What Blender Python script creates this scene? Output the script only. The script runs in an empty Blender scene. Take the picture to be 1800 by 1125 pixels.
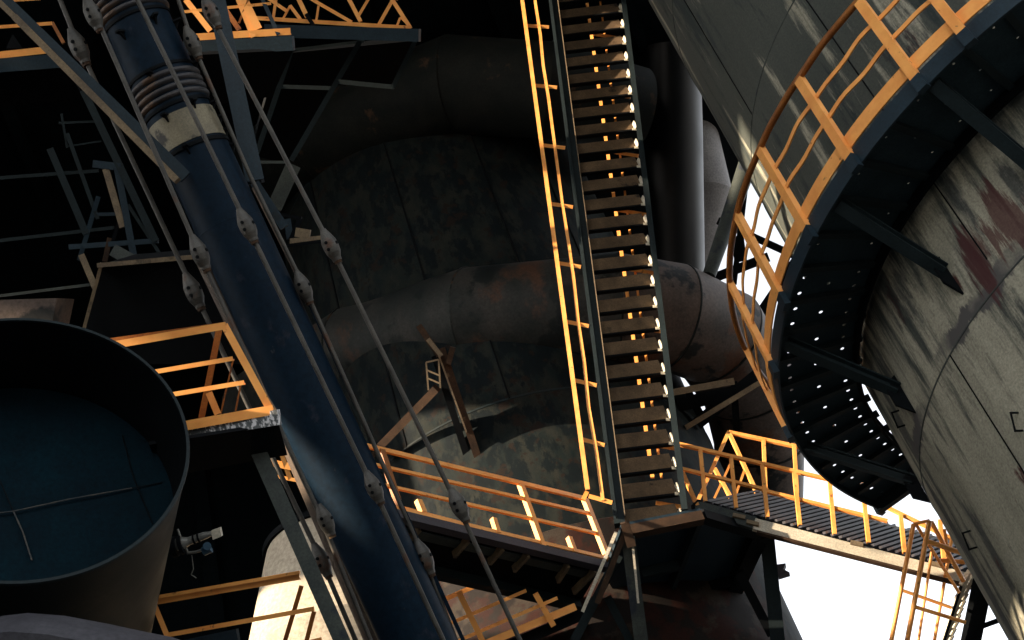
import bpy, bmesh, math, random
from mathutils import Vector as V
random.seed(7)
R = math.radians
scene = bpy.context.scene
COL = scene.collection

# ------------------------------------------------------------------ camera
F = 2500.0                                   # focal length in photo pixels (1800 wide)
PITCH, ROLL = 0.729, 0.339
cp, sp, cr, sr = math.cos(PITCH), math.sin(PITCH), math.cos(ROLL), math.sin(ROLL)
AX = V((cr, sr * sp, sr * cp * -1))          # filled below from the frame
U_ = V((-cp * sr, -cp * cr, sp))             # world up, right and forward in camera coords (x right, y down, z ahead)
R_ = V((cr, -sr, 0))
F_ = V((sp * sr, sp * cr, cp))
CAM = V((0, 0, 1.7))
def W(c):                                    # camera coords -> world
    return CAM + V((c.dot(R_), c.dot(F_), c.dot(U_)))
def WD(c):
    return V((c.dot(R_), c.dot(F_), c.dot(U_)))
def P(x, y, d):                              # a point seen at photo position x, y standing d metres ahead
    return W(V(((x - 900) / F * d, (y - 562.5) / F * d, d)))
def PZ(x, y, z):                             # the point seen at x, y on the level z
    k = WD(V(((x - 900) / F, (y - 562.5) / F, 1)))
    return CAM + k * ((z - CAM.z) / k.z)
def pix(w):
    v = w - CAM
    c = V((v.x * R_.x + v.y * F_.x + v.z * U_.x, v.x * R_.y + v.y * F_.y + v.z * U_.y, v.x * R_.z + v.y * F_.z + v.z * U_.z))
    return 900 + F * c.x / c.z, 562.5 + F * c.y / c.z, c.z
cam = bpy.data.cameras.new("camera")
cam.lens = 36 * F / 1800; cam.sensor_width = 36; cam.clip_start = .05; cam.clip_end = 3000
co = bpy.data.objects.new("camera", cam); COL.objects.link(co)
xa, ya, za = WD(V((1, 0, 0))), WD(V((0, -1, 0))), WD(V((0, 0, -1)))
from mathutils import Matrix
co.matrix_world = Matrix(((xa.x, ya.x, za.x, CAM.x), (xa.y, ya.y, za.y, CAM.y), (xa.z, ya.z, za.z, CAM.z), (0, 0, 0, 1)))
scene.camera = co

# ------------------------------------------------------------------ sky, sun, exposure
SUN_EL, SUN_AZ = R(20), R(238)               # azimuth clockwise from +Y (ahead): left and a little behind the camera
SUN = V((math.sin(SUN_AZ) * math.cos(SUN_EL), math.cos(SUN_AZ) * math.cos(SUN_EL), math.sin(SUN_EL)))
world = bpy.data.worlds.new("World"); scene.world = world
world.use_nodes = True
wn, wl = world.node_tree.nodes, world.node_tree.links
bg = wn["Background"]; bg.inputs[1].default_value = 0.15
sky = wn.new("ShaderNodeTexSky"); sky.sky_type = 'NISHITA'; sky.sun_disc = False
sky.sun_elevation = SUN_EL; sky.sun_rotation = SUN_AZ
sky.air_density = 1.0; sky.dust_density = 1.5; sky.ozone_density = 1.0
hsv = wn.new("ShaderNodeHueSaturation"); hsv.inputs["Saturation"].default_value = 0.2
wl.new(sky.outputs[0], hsv.inputs["Color"]); wl.new(hsv.outputs[0], bg.inputs[0])
sl = bpy.data.lights.new("sun", 'SUN'); sl.energy = 4.5; sl.angle = R(.5); sl.color = (1, .80, .58)
so = bpy.data.objects.new("sun", sl); COL.objects.link(so)
so.rotation_euler = (-SUN).to_track_quat('-Z', 'Y').to_euler(); so.location = SUN * 50
vs = scene.view_settings
vs.view_transform = 'Standard'; vs.look = 'None'; vs.gamma = 1; vs.exposure = 1.9
scene.cycles.max_bounces = 6

# ------------------------------------------------------------------ materials
def mat(name, c1, c2=None, patch=None, patch2=None, rough=.7, metal=0., scale=3., streak=1., amount=.5, amount2=.6,
        pscale=None, bump=.15, spec=.5, fine=True):
    m = bpy.data.materials.new(name); m.use_nodes = True
    n, l = m.node_tree.nodes, m.node_tree.links
    b = n["Principled BSDF"]
    b.inputs["Metallic"].default_value = metal
    b.inputs["Specular IOR Level"].default_value = spec
    tc = n.new("ShaderNodeTexCoord")
    def noise(sc, st, det=8, rg=.6, off=0):
        mp = n.new("ShaderNodeMapping"); mp.inputs["Scale"].default_value = (sc, sc, sc / st)
        mp.inputs["Location"].default_value = (off, off * 1.7, off * .6)
        l.new(tc.outputs["Object"], mp.inputs[0])
        t = n.new("ShaderNodeTexNoise"); t.inputs["Scale"].default_value = 1
        t.inputs["Detail"].default_value = det; t.inputs["Roughness"].default_value = rg
        l.new(mp.outputs[0], t.inputs["Vector"]); return t
    def ramp(src, a, bb):
        r = n.new("ShaderNodeMapRange"); r.inputs[1].default_value = a; r.inputs[2].default_value = bb
        l.new(src, r.inputs[0]); return r.outputs[0]
    def mix(fac, A, B):
        x = n.new("ShaderNodeMix"); x.data_type = 'RGBA'
        l.new(fac, x.inputs["Factor"])
        for s, k in ((A, 6), (B, 7)):
            if isinstance(s, tuple): x.inputs[k].default_value = (*s, 1)
            else: l.new(s, x.inputs[k])
        return x.outputs[2]
    c2 = c2 or tuple(v * .6 for v in c1)
    t1 = noise(scale, streak)
    col = mix(ramp(t1.outputs[0], .35, .65), c2, c1)
    ps = pscale or scale * .5
    if patch:
        t2 = noise(ps, streak, 10, .65, 3.1)
        col = mix(ramp(t2.outputs[0], amount, amount + .06), col, patch)
    if patch2:
        t3 = noise(ps * 1.3, max(1, streak * .6), 10, .6, 9.7)
        col = mix(ramp(t3.outputs[0], amount2, amount2 + .04), col, patch2)
    if fine:
        t4 = noise(scale * 14, 1, 4, .7, 5.)
        r4 = ramp(t4.outputs[0], .3, .75)
        mm = n.new("ShaderNodeMix"); mm.data_type = 'RGBA'; mm.blend_type = 'MULTIPLY'; mm.inputs["Factor"].default_value = .5
        l.new(col, mm.inputs[6]); 
        cr_ = n.new("ShaderNodeCombineColor")
        for k in range(3): l.new(r4, cr_.inputs[k])
        l.new(cr_.outputs[0], mm.inputs[7]); col = mm.outputs[2]
    l.new(col, b.inputs["Base Color"])
    rr = n.new("ShaderNodeMapRange"); rr.inputs[3].default_value = rough - .12; rr.inputs[4].default_value = min(1, rough + .15)
    l.new(t1.outputs[0], rr.inputs[0]); l.new(rr.outputs[0], b.inputs["Roughness"])
    if bump:
        bp = n.new("ShaderNodeBump"); bp.inputs["Strength"].default_value = bump; bp.inputs["Distance"].default_value = .02
        l.new(t1.outputs[0], bp.inputs["Height"]); l.new(bp.outputs[0], b.inputs["Normal"])
    return m
M = {}
M['orange'] = mat('orange_paint', (.94, .43, .11), (.80, .31, .07), patch=(.24, .085, .03), amount=.635, rough=.5, scale=5, pscale=11, bump=.05, fine=False)
M['orange_shaded'] = mat('shaded_orange_brown_paint', (.42, .145, .018), (.30, .09, .012), patch=(.15, .05, .02), amount=.6, rough=.5, scale=5, bump=.05)  # darker orange brown, puts the shade of the round rails into the paint
M['tank'] = mat('pale_tank_paint', (.45, .43, .335), (.30, .29, .225), patch=(.10, .105, .095), patch2=(.09, .034, .03), rough=.8, scale=3.4, streak=6, amount=.53, amount2=.655, pscale=2.2, bump=.12, spec=.2)
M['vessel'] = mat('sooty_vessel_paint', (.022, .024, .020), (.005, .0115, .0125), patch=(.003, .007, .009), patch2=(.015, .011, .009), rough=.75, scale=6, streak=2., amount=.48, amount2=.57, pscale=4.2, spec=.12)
M['red_vessel'] = mat('oxide_red_paint', (.040, .015, .011), (.026, .011, .009), patch=(.042, .034, .027), patch2=(.017, .014, .013), amount=.5, amount2=.5, rough=.75, scale=3.5, spec=.12)
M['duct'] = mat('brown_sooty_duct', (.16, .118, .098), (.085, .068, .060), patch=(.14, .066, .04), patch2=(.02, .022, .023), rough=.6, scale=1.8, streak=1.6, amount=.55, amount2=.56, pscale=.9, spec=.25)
M['duct_dark'] = mat('black_sooty_duct', (.020, .022, .020), (.008, .012, .012), patch=(.075, .046, .028), rough=.7, scale=2.6, amount=.60, pscale=1.7, spec=.12)
M['duct_sooty_shaded'] = mat('sooty_shaded_duct', (.042, .041, .038), (.014, .019, .019), patch=(.07, .036, .022), patch2=(.006, .010, .011), rough=.65, scale=1.8, streak=1.6, amount=.58, amount2=.53, pscale=.8, spec=.2)  # darker copy for the duct's left run, its shade put into the colour
M['navy'] = mat('navy_pipe_paint', (.005, .017, .033), (.003, .012, .025), patch=(.018, .025, .040), patch2=(.05, .055, .062), amount2=.68, pscale=5, amount=.6, rough=.58, scale=1.3, streak=3, bump=.03, spec=.08)
M['navy_rough'] = mat('dusty_navy_paint', (.06, .055, .055), (.025, .027, .035), patch=(.11, .065, .04), amount=.56, rough=.6, scale=4)
M['cream'] = mat('worn_cream_paint', (.27, .24, .16), (.17, .15, .10), patch=(.02, .018, .014), amount=.6, rough=.7, scale=5)
M['rod'] = mat('galvanised_rod', (.085, .08, .068), (.038, .037, .034), patch=(.08, .04, .022), amount=.58, rough=.55, metal=.1, scale=6)
M['slate'] = mat('slate_blue_paint', (.016, .038, .056), (.009, .024, .038), patch=(.012, .014, .016), amount=.62, rough=.55, scale=3, spec=.3)
M['purple'] = mat('faded_violet_steel', (.048, .045, .06), (.03, .03, .042), rough=.6, scale=3)
M['dark'] = mat('sooty_black_steel', (.0035, .0055, .0075), (.0018, .003, .0045), rough=.75, scale=3, spec=.1)
M['teal'] = mat('dark_teal_steel', (.012, .023, .027), (.007, .014, .017), patch=(.025, .02, .015), amount=.62, rough=.65, scale=3, spec=.2)
M['rust'] = mat('rusty_brown_steel', (.075, .042, .024), (.035, .022, .015), patch=(.15, .10, .055), amount=.6, rough=.8, scale=5, spec=.2)
M['tan'] = mat('tan_sunlit_steel', (.28, .21, .125), (.15, .11, .07), patch=(.05, .036, .025), amount=.58, rough=.75, scale=4)  # own tan of some parts; elsewhere sunlight painted onto darker steel
M['tread'] = mat('brown_tread_plate', (.23, .152, .088), (.12, .08, .048), patch=(.04, .03, .022), amount=.6, rough=.75, scale=4, spec=.2)
M['pale'] = mat('pale_galvanised_steel', (.80, .74, .60), (.66, .60, .48), patch=(.3, .25, .18), amount=.66, rough=.55, scale=4)
M['greenbeam'] = mat('grey_green_beam', (.065, .078, .07), (.035, .045, .045), patch=(.02, .027, .042), amount=.56, rough=.65, scale=4, spec=.3)
M['grey'] = mat('grey_duct_paint', (.075, .075, .088), (.045, .045, .055), patch=(.075, .047, .04), amount=.62, rough=.6, scale=2, spec=.3)
M['inner'] = mat('blue_grey_lining', (.002, .014, .022), (.001, .008, .014), rough=.75, scale=2.5, spec=.06)
M['seam'] = mat('bright_weld', (.075, .068, .055), (.02, .022, .024), rough=.6, scale=14, patch=(.008, .016, .022), amount=.52)
M['blackpipe'] = mat('black_smooth_pipe', (.006, .006, .007), (.003, .0035, .005), patch=(.08, .04, .026), amount=.7, rough=.42, scale=1.4, bump=.03, spec=.3)
M['gauge'] = mat('grey_valve_metal', (.30, .30, .27), (.16, .16, .15), rough=.4, metal=.3, scale=8)
M['blue'] = mat('blue_valve_paint', (.03, .10, .17), rough=.5, scale=8)
M['hopper'] = mat('chalky_hopper_paint', (.58, .50, .38), (.44, .37, .28), patch=(.32, .24, .16), amount=.6, rough=.8, scale=1.6, streak=3)
M['cable'] = mat('brown_cable_pipe', (.15, .105, .075), (.08, .06, .045), rough=.6, scale=3)
M['decking'] = mat('teal_deck_plate', (.028, .052, .064), (.015, .032, .042), rough=.7, scale=4, spec=.2)
M['duct_outer'] = mat('black_duct_paint', (.005, .009, .010), (.002, .005, .006), patch=(.012, .012, .010), amount=.6, rough=.65, scale=3, streak=3, spec=.12)
M['elbow'] = mat('pale_grey_duct', (.22, .20, .19), (.15, .135, .13), patch=(.16, .10, .07), amount=.62, rough=.6, scale=2, spec=.3)
M['ground'] = mat('dusty_ground', (.22, .215, .20), (.16, .158, .15), rough=.95, scale=.3)
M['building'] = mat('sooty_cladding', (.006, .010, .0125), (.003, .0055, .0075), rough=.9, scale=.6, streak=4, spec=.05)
def tank_paint(m, zw, z0, z1, rc):
    n, l = m.node_tree.nodes, m.node_tree.links
    b = n["Principled BSDF"]; src = b.inputs["Base Color"].links[0].from_socket
    tc = n.new("ShaderNodeTexCoord"); sp_ = n.new("ShaderNodeSeparateXYZ"); l.new(tc.outputs["Object"], sp_.inputs[0])
    mp = n.new("ShaderNodeMapping"); mp.inputs["Scale"].default_value = (4.2, 4.2, .42); l.new(tc.outputs["Object"], mp.inputs[0])
    t = n.new("ShaderNodeTexNoise"); t.inputs["Detail"].default_value = 10; t.inputs["Roughness"].default_value = .68; t.inputs["Scale"].default_value = 1; l.new(mp.outputs[0], t.inputs["Vector"])
    def mth(op, a, c, d=None):
        x = n.new("ShaderNodeMath"); x.operation = op
        for i, v in enumerate((a, c, d)):
            if v is None: continue
            if isinstance(v, (int, float)): x.inputs[i].default_value = v
            else: l.new(v, x.inputs[i])
        return x.outputs[0]
    def mr(s_, a, c):
        x = n.new("ShaderNodeMapRange"); x.inputs[1].default_value = a; x.inputs[2].default_value = c; l.new(s_, x.inputs[0]); return x.outputs[0]
    def mx(f, A, col):
        x = n.new("ShaderNodeMix"); x.data_type = 'RGBA'; l.new(f, x.inputs["Factor"]); l.new(A, x.inputs[6]); x.inputs[7].default_value = (*col, 1); return x.outputs[2]
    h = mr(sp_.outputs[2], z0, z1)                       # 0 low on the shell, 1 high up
    soot_shade = mr(mth('ADD', t.outputs[0], mth('MULTIPLY', h, .25)), .585, .69)  # soot streaks, thicker with height to paint in the upper shade
    col = mx(mth('MULTIPLY', soot_shade, .85), src, (.016, .026, .028))
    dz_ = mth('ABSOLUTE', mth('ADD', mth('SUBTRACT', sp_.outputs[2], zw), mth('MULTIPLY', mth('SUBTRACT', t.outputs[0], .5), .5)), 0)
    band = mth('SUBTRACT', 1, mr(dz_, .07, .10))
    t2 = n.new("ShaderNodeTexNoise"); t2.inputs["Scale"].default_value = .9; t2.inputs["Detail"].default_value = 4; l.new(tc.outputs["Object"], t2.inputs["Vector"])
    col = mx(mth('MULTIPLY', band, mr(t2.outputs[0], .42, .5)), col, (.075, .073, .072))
    gd = n.new("ShaderNodeVectorMath"); gd.operation = 'DISTANCE'; l.new(tc.outputs["Object"], gd.inputs[0]); gd.inputs[1].default_value = rc
    red = mr(mth('ADD', t.outputs[0], mth('MULTIPLY', mth('SUBTRACT', .5, gd.outputs["Value"]), .5)), .56, .60)
    col = mx(mth('MULTIPLY', red, .8), col, (.06, .016, .017))
    l.new(col, b.inputs["Base Color"])
# the slab edge with lime runs
def lime():
    m = mat('lime_streaked_edge', (.10, .11, .115), (.05, .058, .065), patch=(.62, .62, .64), rough=.8, scale=30, streak=8, amount=.5, pscale=34, fine=False)
    return m
M['lime'] = lime()

# ------------------------------------------------------------------ mesh helpers
class MB:
    def __init__(s): s.v, s.f, s.sm = [], [], []
    def add(s, vs, fs, smooth=False):
        o = len(s.v); s.v += [V(q) for q in vs]
        for q in fs: s.f.append(tuple(i + o for i in q)); s.sm.append(smooth)
        return s
    def frame(s, a, b, hint):
        z = (b - a).normalized()
        if hint is None: hint = CAM - (a + b) / 2
        y = hint - z * hint.dot(z)
        if y.length < 1e-5: y = V((1, 0, 0)) - z * z.x
        y.normalize(); return z.cross(y) * -1, y, z
    def extr(s, a, b, prof, hint=None, cap=True):
        x, y, z = s.frame(a, b, hint); n = len(prof)
        vs = [p + x * u + y * w for p in (a, b) for u, w in prof]
        fs = [(i, (i + 1) % n, n + (i + 1) % n, n + i) for i in range(n)]
        if cap: fs += [tuple(range(n))[::-1], tuple(range(n, 2 * n))]
        return s.add(vs, fs)
    def beam(s, a, b, w, h, hint=None):      # w across the view, h along the hint
        w, h = w / 2, h / 2
        return s.extr(a, b, [(-w, -h), (w, -h), (w, h), (-w, h)], hint)
    def ibeam(s, a, b, w, h, t=.015, hint=None):
        w, h = w / 2, h / 2
        k = t / 2
        return s.extr(a, b, [(-w, -h), (w, -h), (w, -h + t), (k, -h + t), (k, h - t), (w, h - t), (w, h), (-w, h), (-w, h - t), (-k, h - t), (-k, -h + t), (-w, -h + t)], hint)
    def angle(s, a, b, w, h, t=.012, hint=None, flip=False):
        pr = [(-w / 2, h / 2), (w / 2, h / 2), (w / 2, h / 2 - t), (-w / 2 + t, h / 2 - t), (-w / 2 + t, -h / 2), (-w / 2, -h / 2)]
        if flip: pr = [(-u, w_) for u, w_ in pr][::-1]
        return s.extr(a, b, pr, hint)
    def tube(s, pts, r, n=12, cap=True, smooth_long=False, only=None):
        pts = [V(p) for p in pts]; rs = r if isinstance(r, (list, tuple)) else [r] * len(pts)
        rings = []; x = None
        for i, p in enumerate(pts):
            a = pts[max(0, i - 1)]; b = pts[min(len(pts) - 1, i + 1)]
            if 0 < i < len(pts) - 1:
                d1, d2 = (p - a).normalized(), (b - p).normalized(); z = (d1 + d2).normalized(); k = 1 / max(.5, z.dot(d1)); bend = d2 - d1
            else: z = (b - a).normalized(); k = 1; bend = None
            if x is None:
                x = V((0, 0, 1)) - z * z.z
                if x.length < .1: x = V((1, 0, 0)) - z * z.x
            x = (x - z * x.dot(z)).normalized(); y = z.cross(x)
            ring = []
            for j in range(n):
                q = x * math.cos(2 * math.pi * j / n) + y * math.sin(2 * math.pi * j / n)
                if bend is not None and bend.length > 1e-4:
                    e = bend.normalized(); e = (e - z * e.dot(z))
                    if e.length > 1e-6: e.normalize(); q = q + e * q.dot(e) * (k - 1)
                ring.append(p + q * rs[i])
            rings.append(ring)
        if smooth_long or len(pts) == 2:
            s.add([q for r_ in rings for q in r_], [(i * n + j, i * n + (j + 1) % n, (i + 1) * n + (j + 1) % n, (i + 1) * n + j) for i in range(len(pts) - 1) for j in range(n)], True)
        else:
            for i in range(*(only or (0, len(pts) - 1))):
                s.add(rings[i] + rings[i + 1], [(j, (j + 1) % n, n + (j + 1) % n, n + j) for j in range(n)], True)
        if cap:
            s.add(rings[0], [tuple(range(n))[::-1]]); s.add(rings[-1], [tuple(range(n))])
        return s
    def lathe(s, a, z, prof, n=48, a0=0, a1=2 * math.pi, split=True):   # prof: (r, h) about axis a + h z
        z = z.normalized(); x = V((0, 1, 0)) if abs(z.y) < .9 else V((1, 0, 0)); x = (x - z * x.dot(z)).normalized(); y = z.cross(x)
        full = abs(a1 - a0 - 2 * math.pi) < 1e-6; m = n if full else n + 1
        rings = [[a + z * h + (x * math.cos(a0 + (a1 - a0) * j / n) + y * math.sin(a0 + (a1 - a0) * j / n)) * r for j in range(m)] for r, h in prof]
        for i in range(len(prof) - 1):
            s.add(rings[i] + rings[i + 1], [(j, (j + 1) % m, m + (j + 1) % m, m + j) for j in range(n)], True)
        return s
    def prism(s, pts, thick):                # a polygon and its copy moved by thick
        n = len(pts); vs = [V(p) for p in pts] + [V(p) + thick for p in pts]
        return s.add(vs, [tuple(range(n)), tuple(range(2 * n - 1, n - 1, -1))] + [(i, n + i, n + (i + 1) % n, (i + 1) % n) for i in range(n)])
    def build(s, name, m, parent=None, base=None):
        me = bpy.data.meshes.new(name)
        if parent is not None:
            o_ = parent
            while o_.parent: o_ = o_.parent
            org = V(o_.location)
        else: org = V(base) if base is not None else sum(s.v, V()) / len(s.v)
        me.from_pydata([v - org for v in s.v], [], s.f)
        me.polygons.foreach_set('use_smooth', s.sm)
        bm = bmesh.new(); bm.from_mesh(me); bmesh.ops.recalc_face_normals(bm, faces=bm.faces); bm.to_mesh(me); bm.free()
        me.materials.append(M[m] if isinstance(m, str) else m)
        o = bpy.data.objects.new(name, me); COL.objects.link(o)
        if parent is not None: o.parent = parent
        else: o.location = org
        return o
def thing(name, label, cat, loc, group=None):
    o = bpy.data.objects.new(name, None); COL.objects.link(o); o.location = loc; o.empty_display_size = .2
    return tag(o, label, cat, group)
def tag(o, label, cat, group=None):
    o['label'] = label; o['category'] = cat
    if group: o['group'] = group
    return o
def struct(o):
    o['kind'] = 'structure'; return o
def stick(root, name, m, a, b, w, h, d=None, hint=None, kind='beam', **k):   # one member between two photo points at depth d (or two depths)
    if isinstance(a, V): A, B = a, b
    else:
        d0, d1 = d if isinstance(d, tuple) else (d, d)
        A, B = P(*a, d0), P(*b, d1); w *= d0 / F; h *= d0 / F
    mb = MB()
    getattr(mb, kind)(A, B, w, h, hint=hint, **k)
    return mb.build(name, m, root)
def pipe(root, name, m, a, b, w, d, n=10):
    d0, d1 = d if isinstance(d, tuple) else (d, d)
    return MB().tube([P(*a, d0), P(*b, d1)], w / 2 * d0 / F, n).build(name, m, root)
def lerp(a, b, t): return a + (b - a) * t
UP = V((0, 0, 1))

# ------------------------------------------------------------------ ground
g = MB().add([(-600, -600, 0), (600, -600, 0), (600, 600, 0), (-600, 600, 0)], [(0, 1, 2, 3)])
struct(g.build('ground', 'ground', base=V((0, 0, 0))))

# ------------------------------------------------------------------ the big pale tank with its ring platform
TC = W(V((7.279, -.788, 15.0)) * .9); TR = 3.755 * .9; RO = TR + .95 * .9; RH = 1.348 * .9
def ring(th, r, z): return TC + V((math.cos(th) * r, math.sin(th) * r, z))
def th_at(px, py, r=RO, z=0.):
    best = min(((pix(ring(t, r, z))[0] - px) ** 2 + (pix(ring(t, r, z))[1] - py) ** 2, t) for t in [math.pi * .45 + i * math.pi * 1.5 / 3000 for i in range(3000)])
    return best[1]
base = V((TC.x, TC.y, 0))
def on_tank(px, py):
    k = WD(V(((px - 900) / F, (py - 562.5) / F, 1))); ox, oy = -TC.x, -TC.y
    A, B, C = k.x ** 2 + k.y ** 2, 2 * (k.x * ox + k.y * oy), ox * ox + oy * oy - TR * TR
    D = B * B - 4 * A * C
    if D < 0: return None
    return CAM + k * ((-B - math.sqrt(D)) / (2 * A))
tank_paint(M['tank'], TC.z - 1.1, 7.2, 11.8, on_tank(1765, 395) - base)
tank = thing('storage_tank', 'huge pale round tank with dark and red paint wear, filling the right of the view', 'tank', base)
MB().lathe(TC, UP, [(TR + .05, 8.2), (TR + 3.4, 8.2), (TR + 3.4, 8.4), (TR + .05, 8.4), (TR + .05, 8.2)], 60, 3.55 - math.pi / 2, 6.2 - math.pi / 2).build('unseen_sky_blocker', 'dark', tank)  # added ring out of view, keeps sky light off the upper shell
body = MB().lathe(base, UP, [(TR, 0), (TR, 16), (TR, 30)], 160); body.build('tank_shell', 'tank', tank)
for z in (-5.6, -3.3, -1.15, 3.0, 5.6):                          # girth welds
    mb = MB(); n = 140
    mb.lathe(TC, UP, [(TR - .01, z - .014), (TR + .006, z - .006), (TR + .006, z + .006), (TR - .01, z + .014)], n, math.pi * .0, 2 * math.pi)
    mb.build('girth_weld', 'greenbeam', tank)
for th, z0, z1 in ((3.55, -3.3, -1.15), (3.95, -5.6, -3.3), (4.25, -3.3, -1.15), (3.35, 3.0, 5.6), (3.8, -.9, 3.0), (4.5, -5.6, -3.3), (3.3, 5.6, 9)):
    MB().beam(ring(th, TR + .002, z0), ring(th, TR + .002, z1), .012, .008, hint=V((math.cos(th), math.sin(th), 0))).build('upright_weld', 'dark', tank)
for px, py in ((1586, 735), (1794, 742), (1712, 948)):
    q = on_tank(px, py); th = math.atan2(q.y - TC.y, q.x - TC.x); nn = V((math.cos(th), math.sin(th), 0)); tt = V((-nn.y, nn.x, 0))
    MB().tube([q + tt * .03 + UP * .07, q + tt * .03 + UP * .07 + nn * .07, q + tt * -.03 - UP * .06 + nn * .07, q + tt * -.03 - UP * .06], .009, 6).build('step_handle', 'dark', tank)

plat = thing('ring_platform', 'curved dark walkway with drain holes and orange railing around the pale tank', 'platform', TC)
T0 = th_at(1797, 0) + .35
T1 = th_at(1544, 905)
# deck with real drain holes
dk = MB(); zD = .10; t = .008
nth = 44; rr0 = TR + .06; nr = 3
for i in range(nth):
    ta, tb = lerp(T1, T0, i / nth), lerp(T1, T0, (i + 1) / nth)
    for j in range(nr):
        hr = .021 if ta < 3.5 else (.014 if i % 2 else .006)
        ra, rb = lerp(rr0, RO, j / nr), lerp(rr0, RO, (j + 1) / nr)
        for zz in (zD, zD + t):
            q = [ring(ta, ra, zz), ring(tb, ra, zz), ring(tb, rb, zz), ring(ta, rb, zz)]
            tm, rm = (ta + tb) / 2 + ((j % 2) - .5) * .02, (ra + rb) / 2
            c = ring(tm, rm, zz); er = V((math.cos(tm), math.sin(tm), 0)); et = V((-er.y, er.x, 0))
            h = [c + (er * -math.cos(a) + et * -math.sin(a)) * .021 for a in [R(45 + 45 * k) for k in range(8)]]
            # corners in order (-r,-t), (-r,+t), (+r,+t), (+r,-t); hole verts start at (-r,-t)
            h = [c + (er * x_ + et * y_) * hr for x_, y_ in ((-.71, -.71), (-1, 0), (-.71, .71), (0, 1), (.71, .71), (1, 0), (.71, -.71), (0, -1))]
            dk.add(q + h, [(0, 1, 6, 5, 4), (1, 2, 8, 7, 6), (2, 3, 10, 9, 8), (3, 0, 4, 11, 10)])
dk.build('deck', 'decking', plat)
for i in range(0, nth + 1, 2):
    th = lerp(T0, T1, i / nth)
    MB().beam(ring(th, TR + .02, zD - .028), ring(th, RO - .02, zD - .028), .06, .05, hint=UP).build('deck_rib', 'teal', plat)
mb = MB(); mb.lathe(TC, UP, [(TR + .075, zD - .02), (TR + .075, zD - .12), (TR + .1, zD - .12), (TR + .1, zD - .02)], 80, T0 - math.pi / 2, T1 - math.pi / 2)
mb.build('inner_rim', 'dark', plat)
mb = MB(); mb.lathe(TC, UP, [(RO, 0), (RO + .02, 0), (RO + .02, .17), (RO, .17), (RO, 0)], 80, T0 - math.pi / 2, T1 - math.pi / 2)
mb.build('edge_beam', 'slate', plat)
th2 = min((abs(pix(ring(T1 - k * .01, TR + .03, .06))[0] - 1652) + abs(pix(ring(T1 - k * .01, TR + .03, .06))[1] - 914), T1 - k * .01) for k in range(120))[1]
MB().prism([ring(T1, RO, zD), ring(th2, TR + .02, zD)] + [ring(lerp(th2, T1, k / 8), TR + .04, zD) for k in range(1, 9)], UP * .008).build('end_deck', 'slate', plat)
stick(plat, 'end_beam', 'teal', ring(th2, TR + .02, .06), ring(T1, RO + .03, .06), .08, .2, hint=UP)
mb = MB(); mb.lathe(TC, UP, [(RO + .012, .2), (RO + .024, .2), (RO + .024, .34), (RO + .012, .34), (RO + .012, .2)], 80, T0 - math.pi / 2, T1 - math.pi / 2)
mb.build('toe_board', 'orange', plat)
ths = [th_at(1690, 55, z=.1), th_at(1612, 138, z=.1), th_at(1497, 278, z=.1), th_at(1425, 405, z=.1), th_at(1385, 522, z=.1), th_at(1367, 640, z=.1), th_at(1385, 755, z=.1)]
ths = [ths[0] + .19] + ths + [T1 - .01]
for th in ths:
    er = V((math.cos(th), math.sin(th), 0))
    MB().angle(ring(th, RO + .04, .12), ring(th, RO + .04, RH - .01), .085, .06, .012, hint=er).build('post', 'orange', plat)
    MB().beam(ring(th, RO + .04, -.03), ring(th, RO + .04, .12), .10, .06, hint=er).build('post_foot', 'slate', plat)
def wob(th, i, am): return am * math.sin(th * 31 + i * 2.1) + am * .7 * math.sin(th * 57 + i)
seg = [lerp(T0, T1, i / 120) for i in range(121)]
MB().tube([ring(th, RO + .045, RH + wob(th, 0, .003)) for th in seg], .032, 10, smooth_long=True).build('top_rail', 'orange_shaded', plat)
for i, z in ((1, .62), (2, .9)):
    mb = MB()
    pts = [ring(th, RO + .03 + wob(th, i, .004), z + wob(th, i, .007)) for th in seg]
    for a, b in zip(pts, pts[1:]): mb.beam(a, b, .012, .045, hint=UP)
    mb.build('middle_rail', 'orange', plat)
for (px, py), (qx, qy) in (((1640, 150), (1830, 305)), ((1470, 365), (1668, 482)), ((1380, 610), (1588, 690)), ((1418, 790), (1606, 835))):
    th = th_at(px, py); er = V((math.cos(th), math.sin(th), 0))
    q = on_tank(qx, qy)
    if q is None: q = ring(th, TR, -.9)
    e = ring(th, RO - .06, .03)
    br = MB().ibeam(e, q - (q - e).normalized() * .05, .11, .10, .018, hint=UP).build('brace', 'teal', plat)
    t2 = math.atan2(q.y - TC.y, q.x - TC.x); n2 = V((math.cos(t2), math.sin(t2), 0)); s2 = V((-n2.y, n2.x, 0))
    MB().prism([q + UP * .2, q + UP * .1 + n2 * .13, q - UP * .12 + n2 * .13, q - UP * .25], s2 * .02).build('gusset', 'dark', br)

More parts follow.
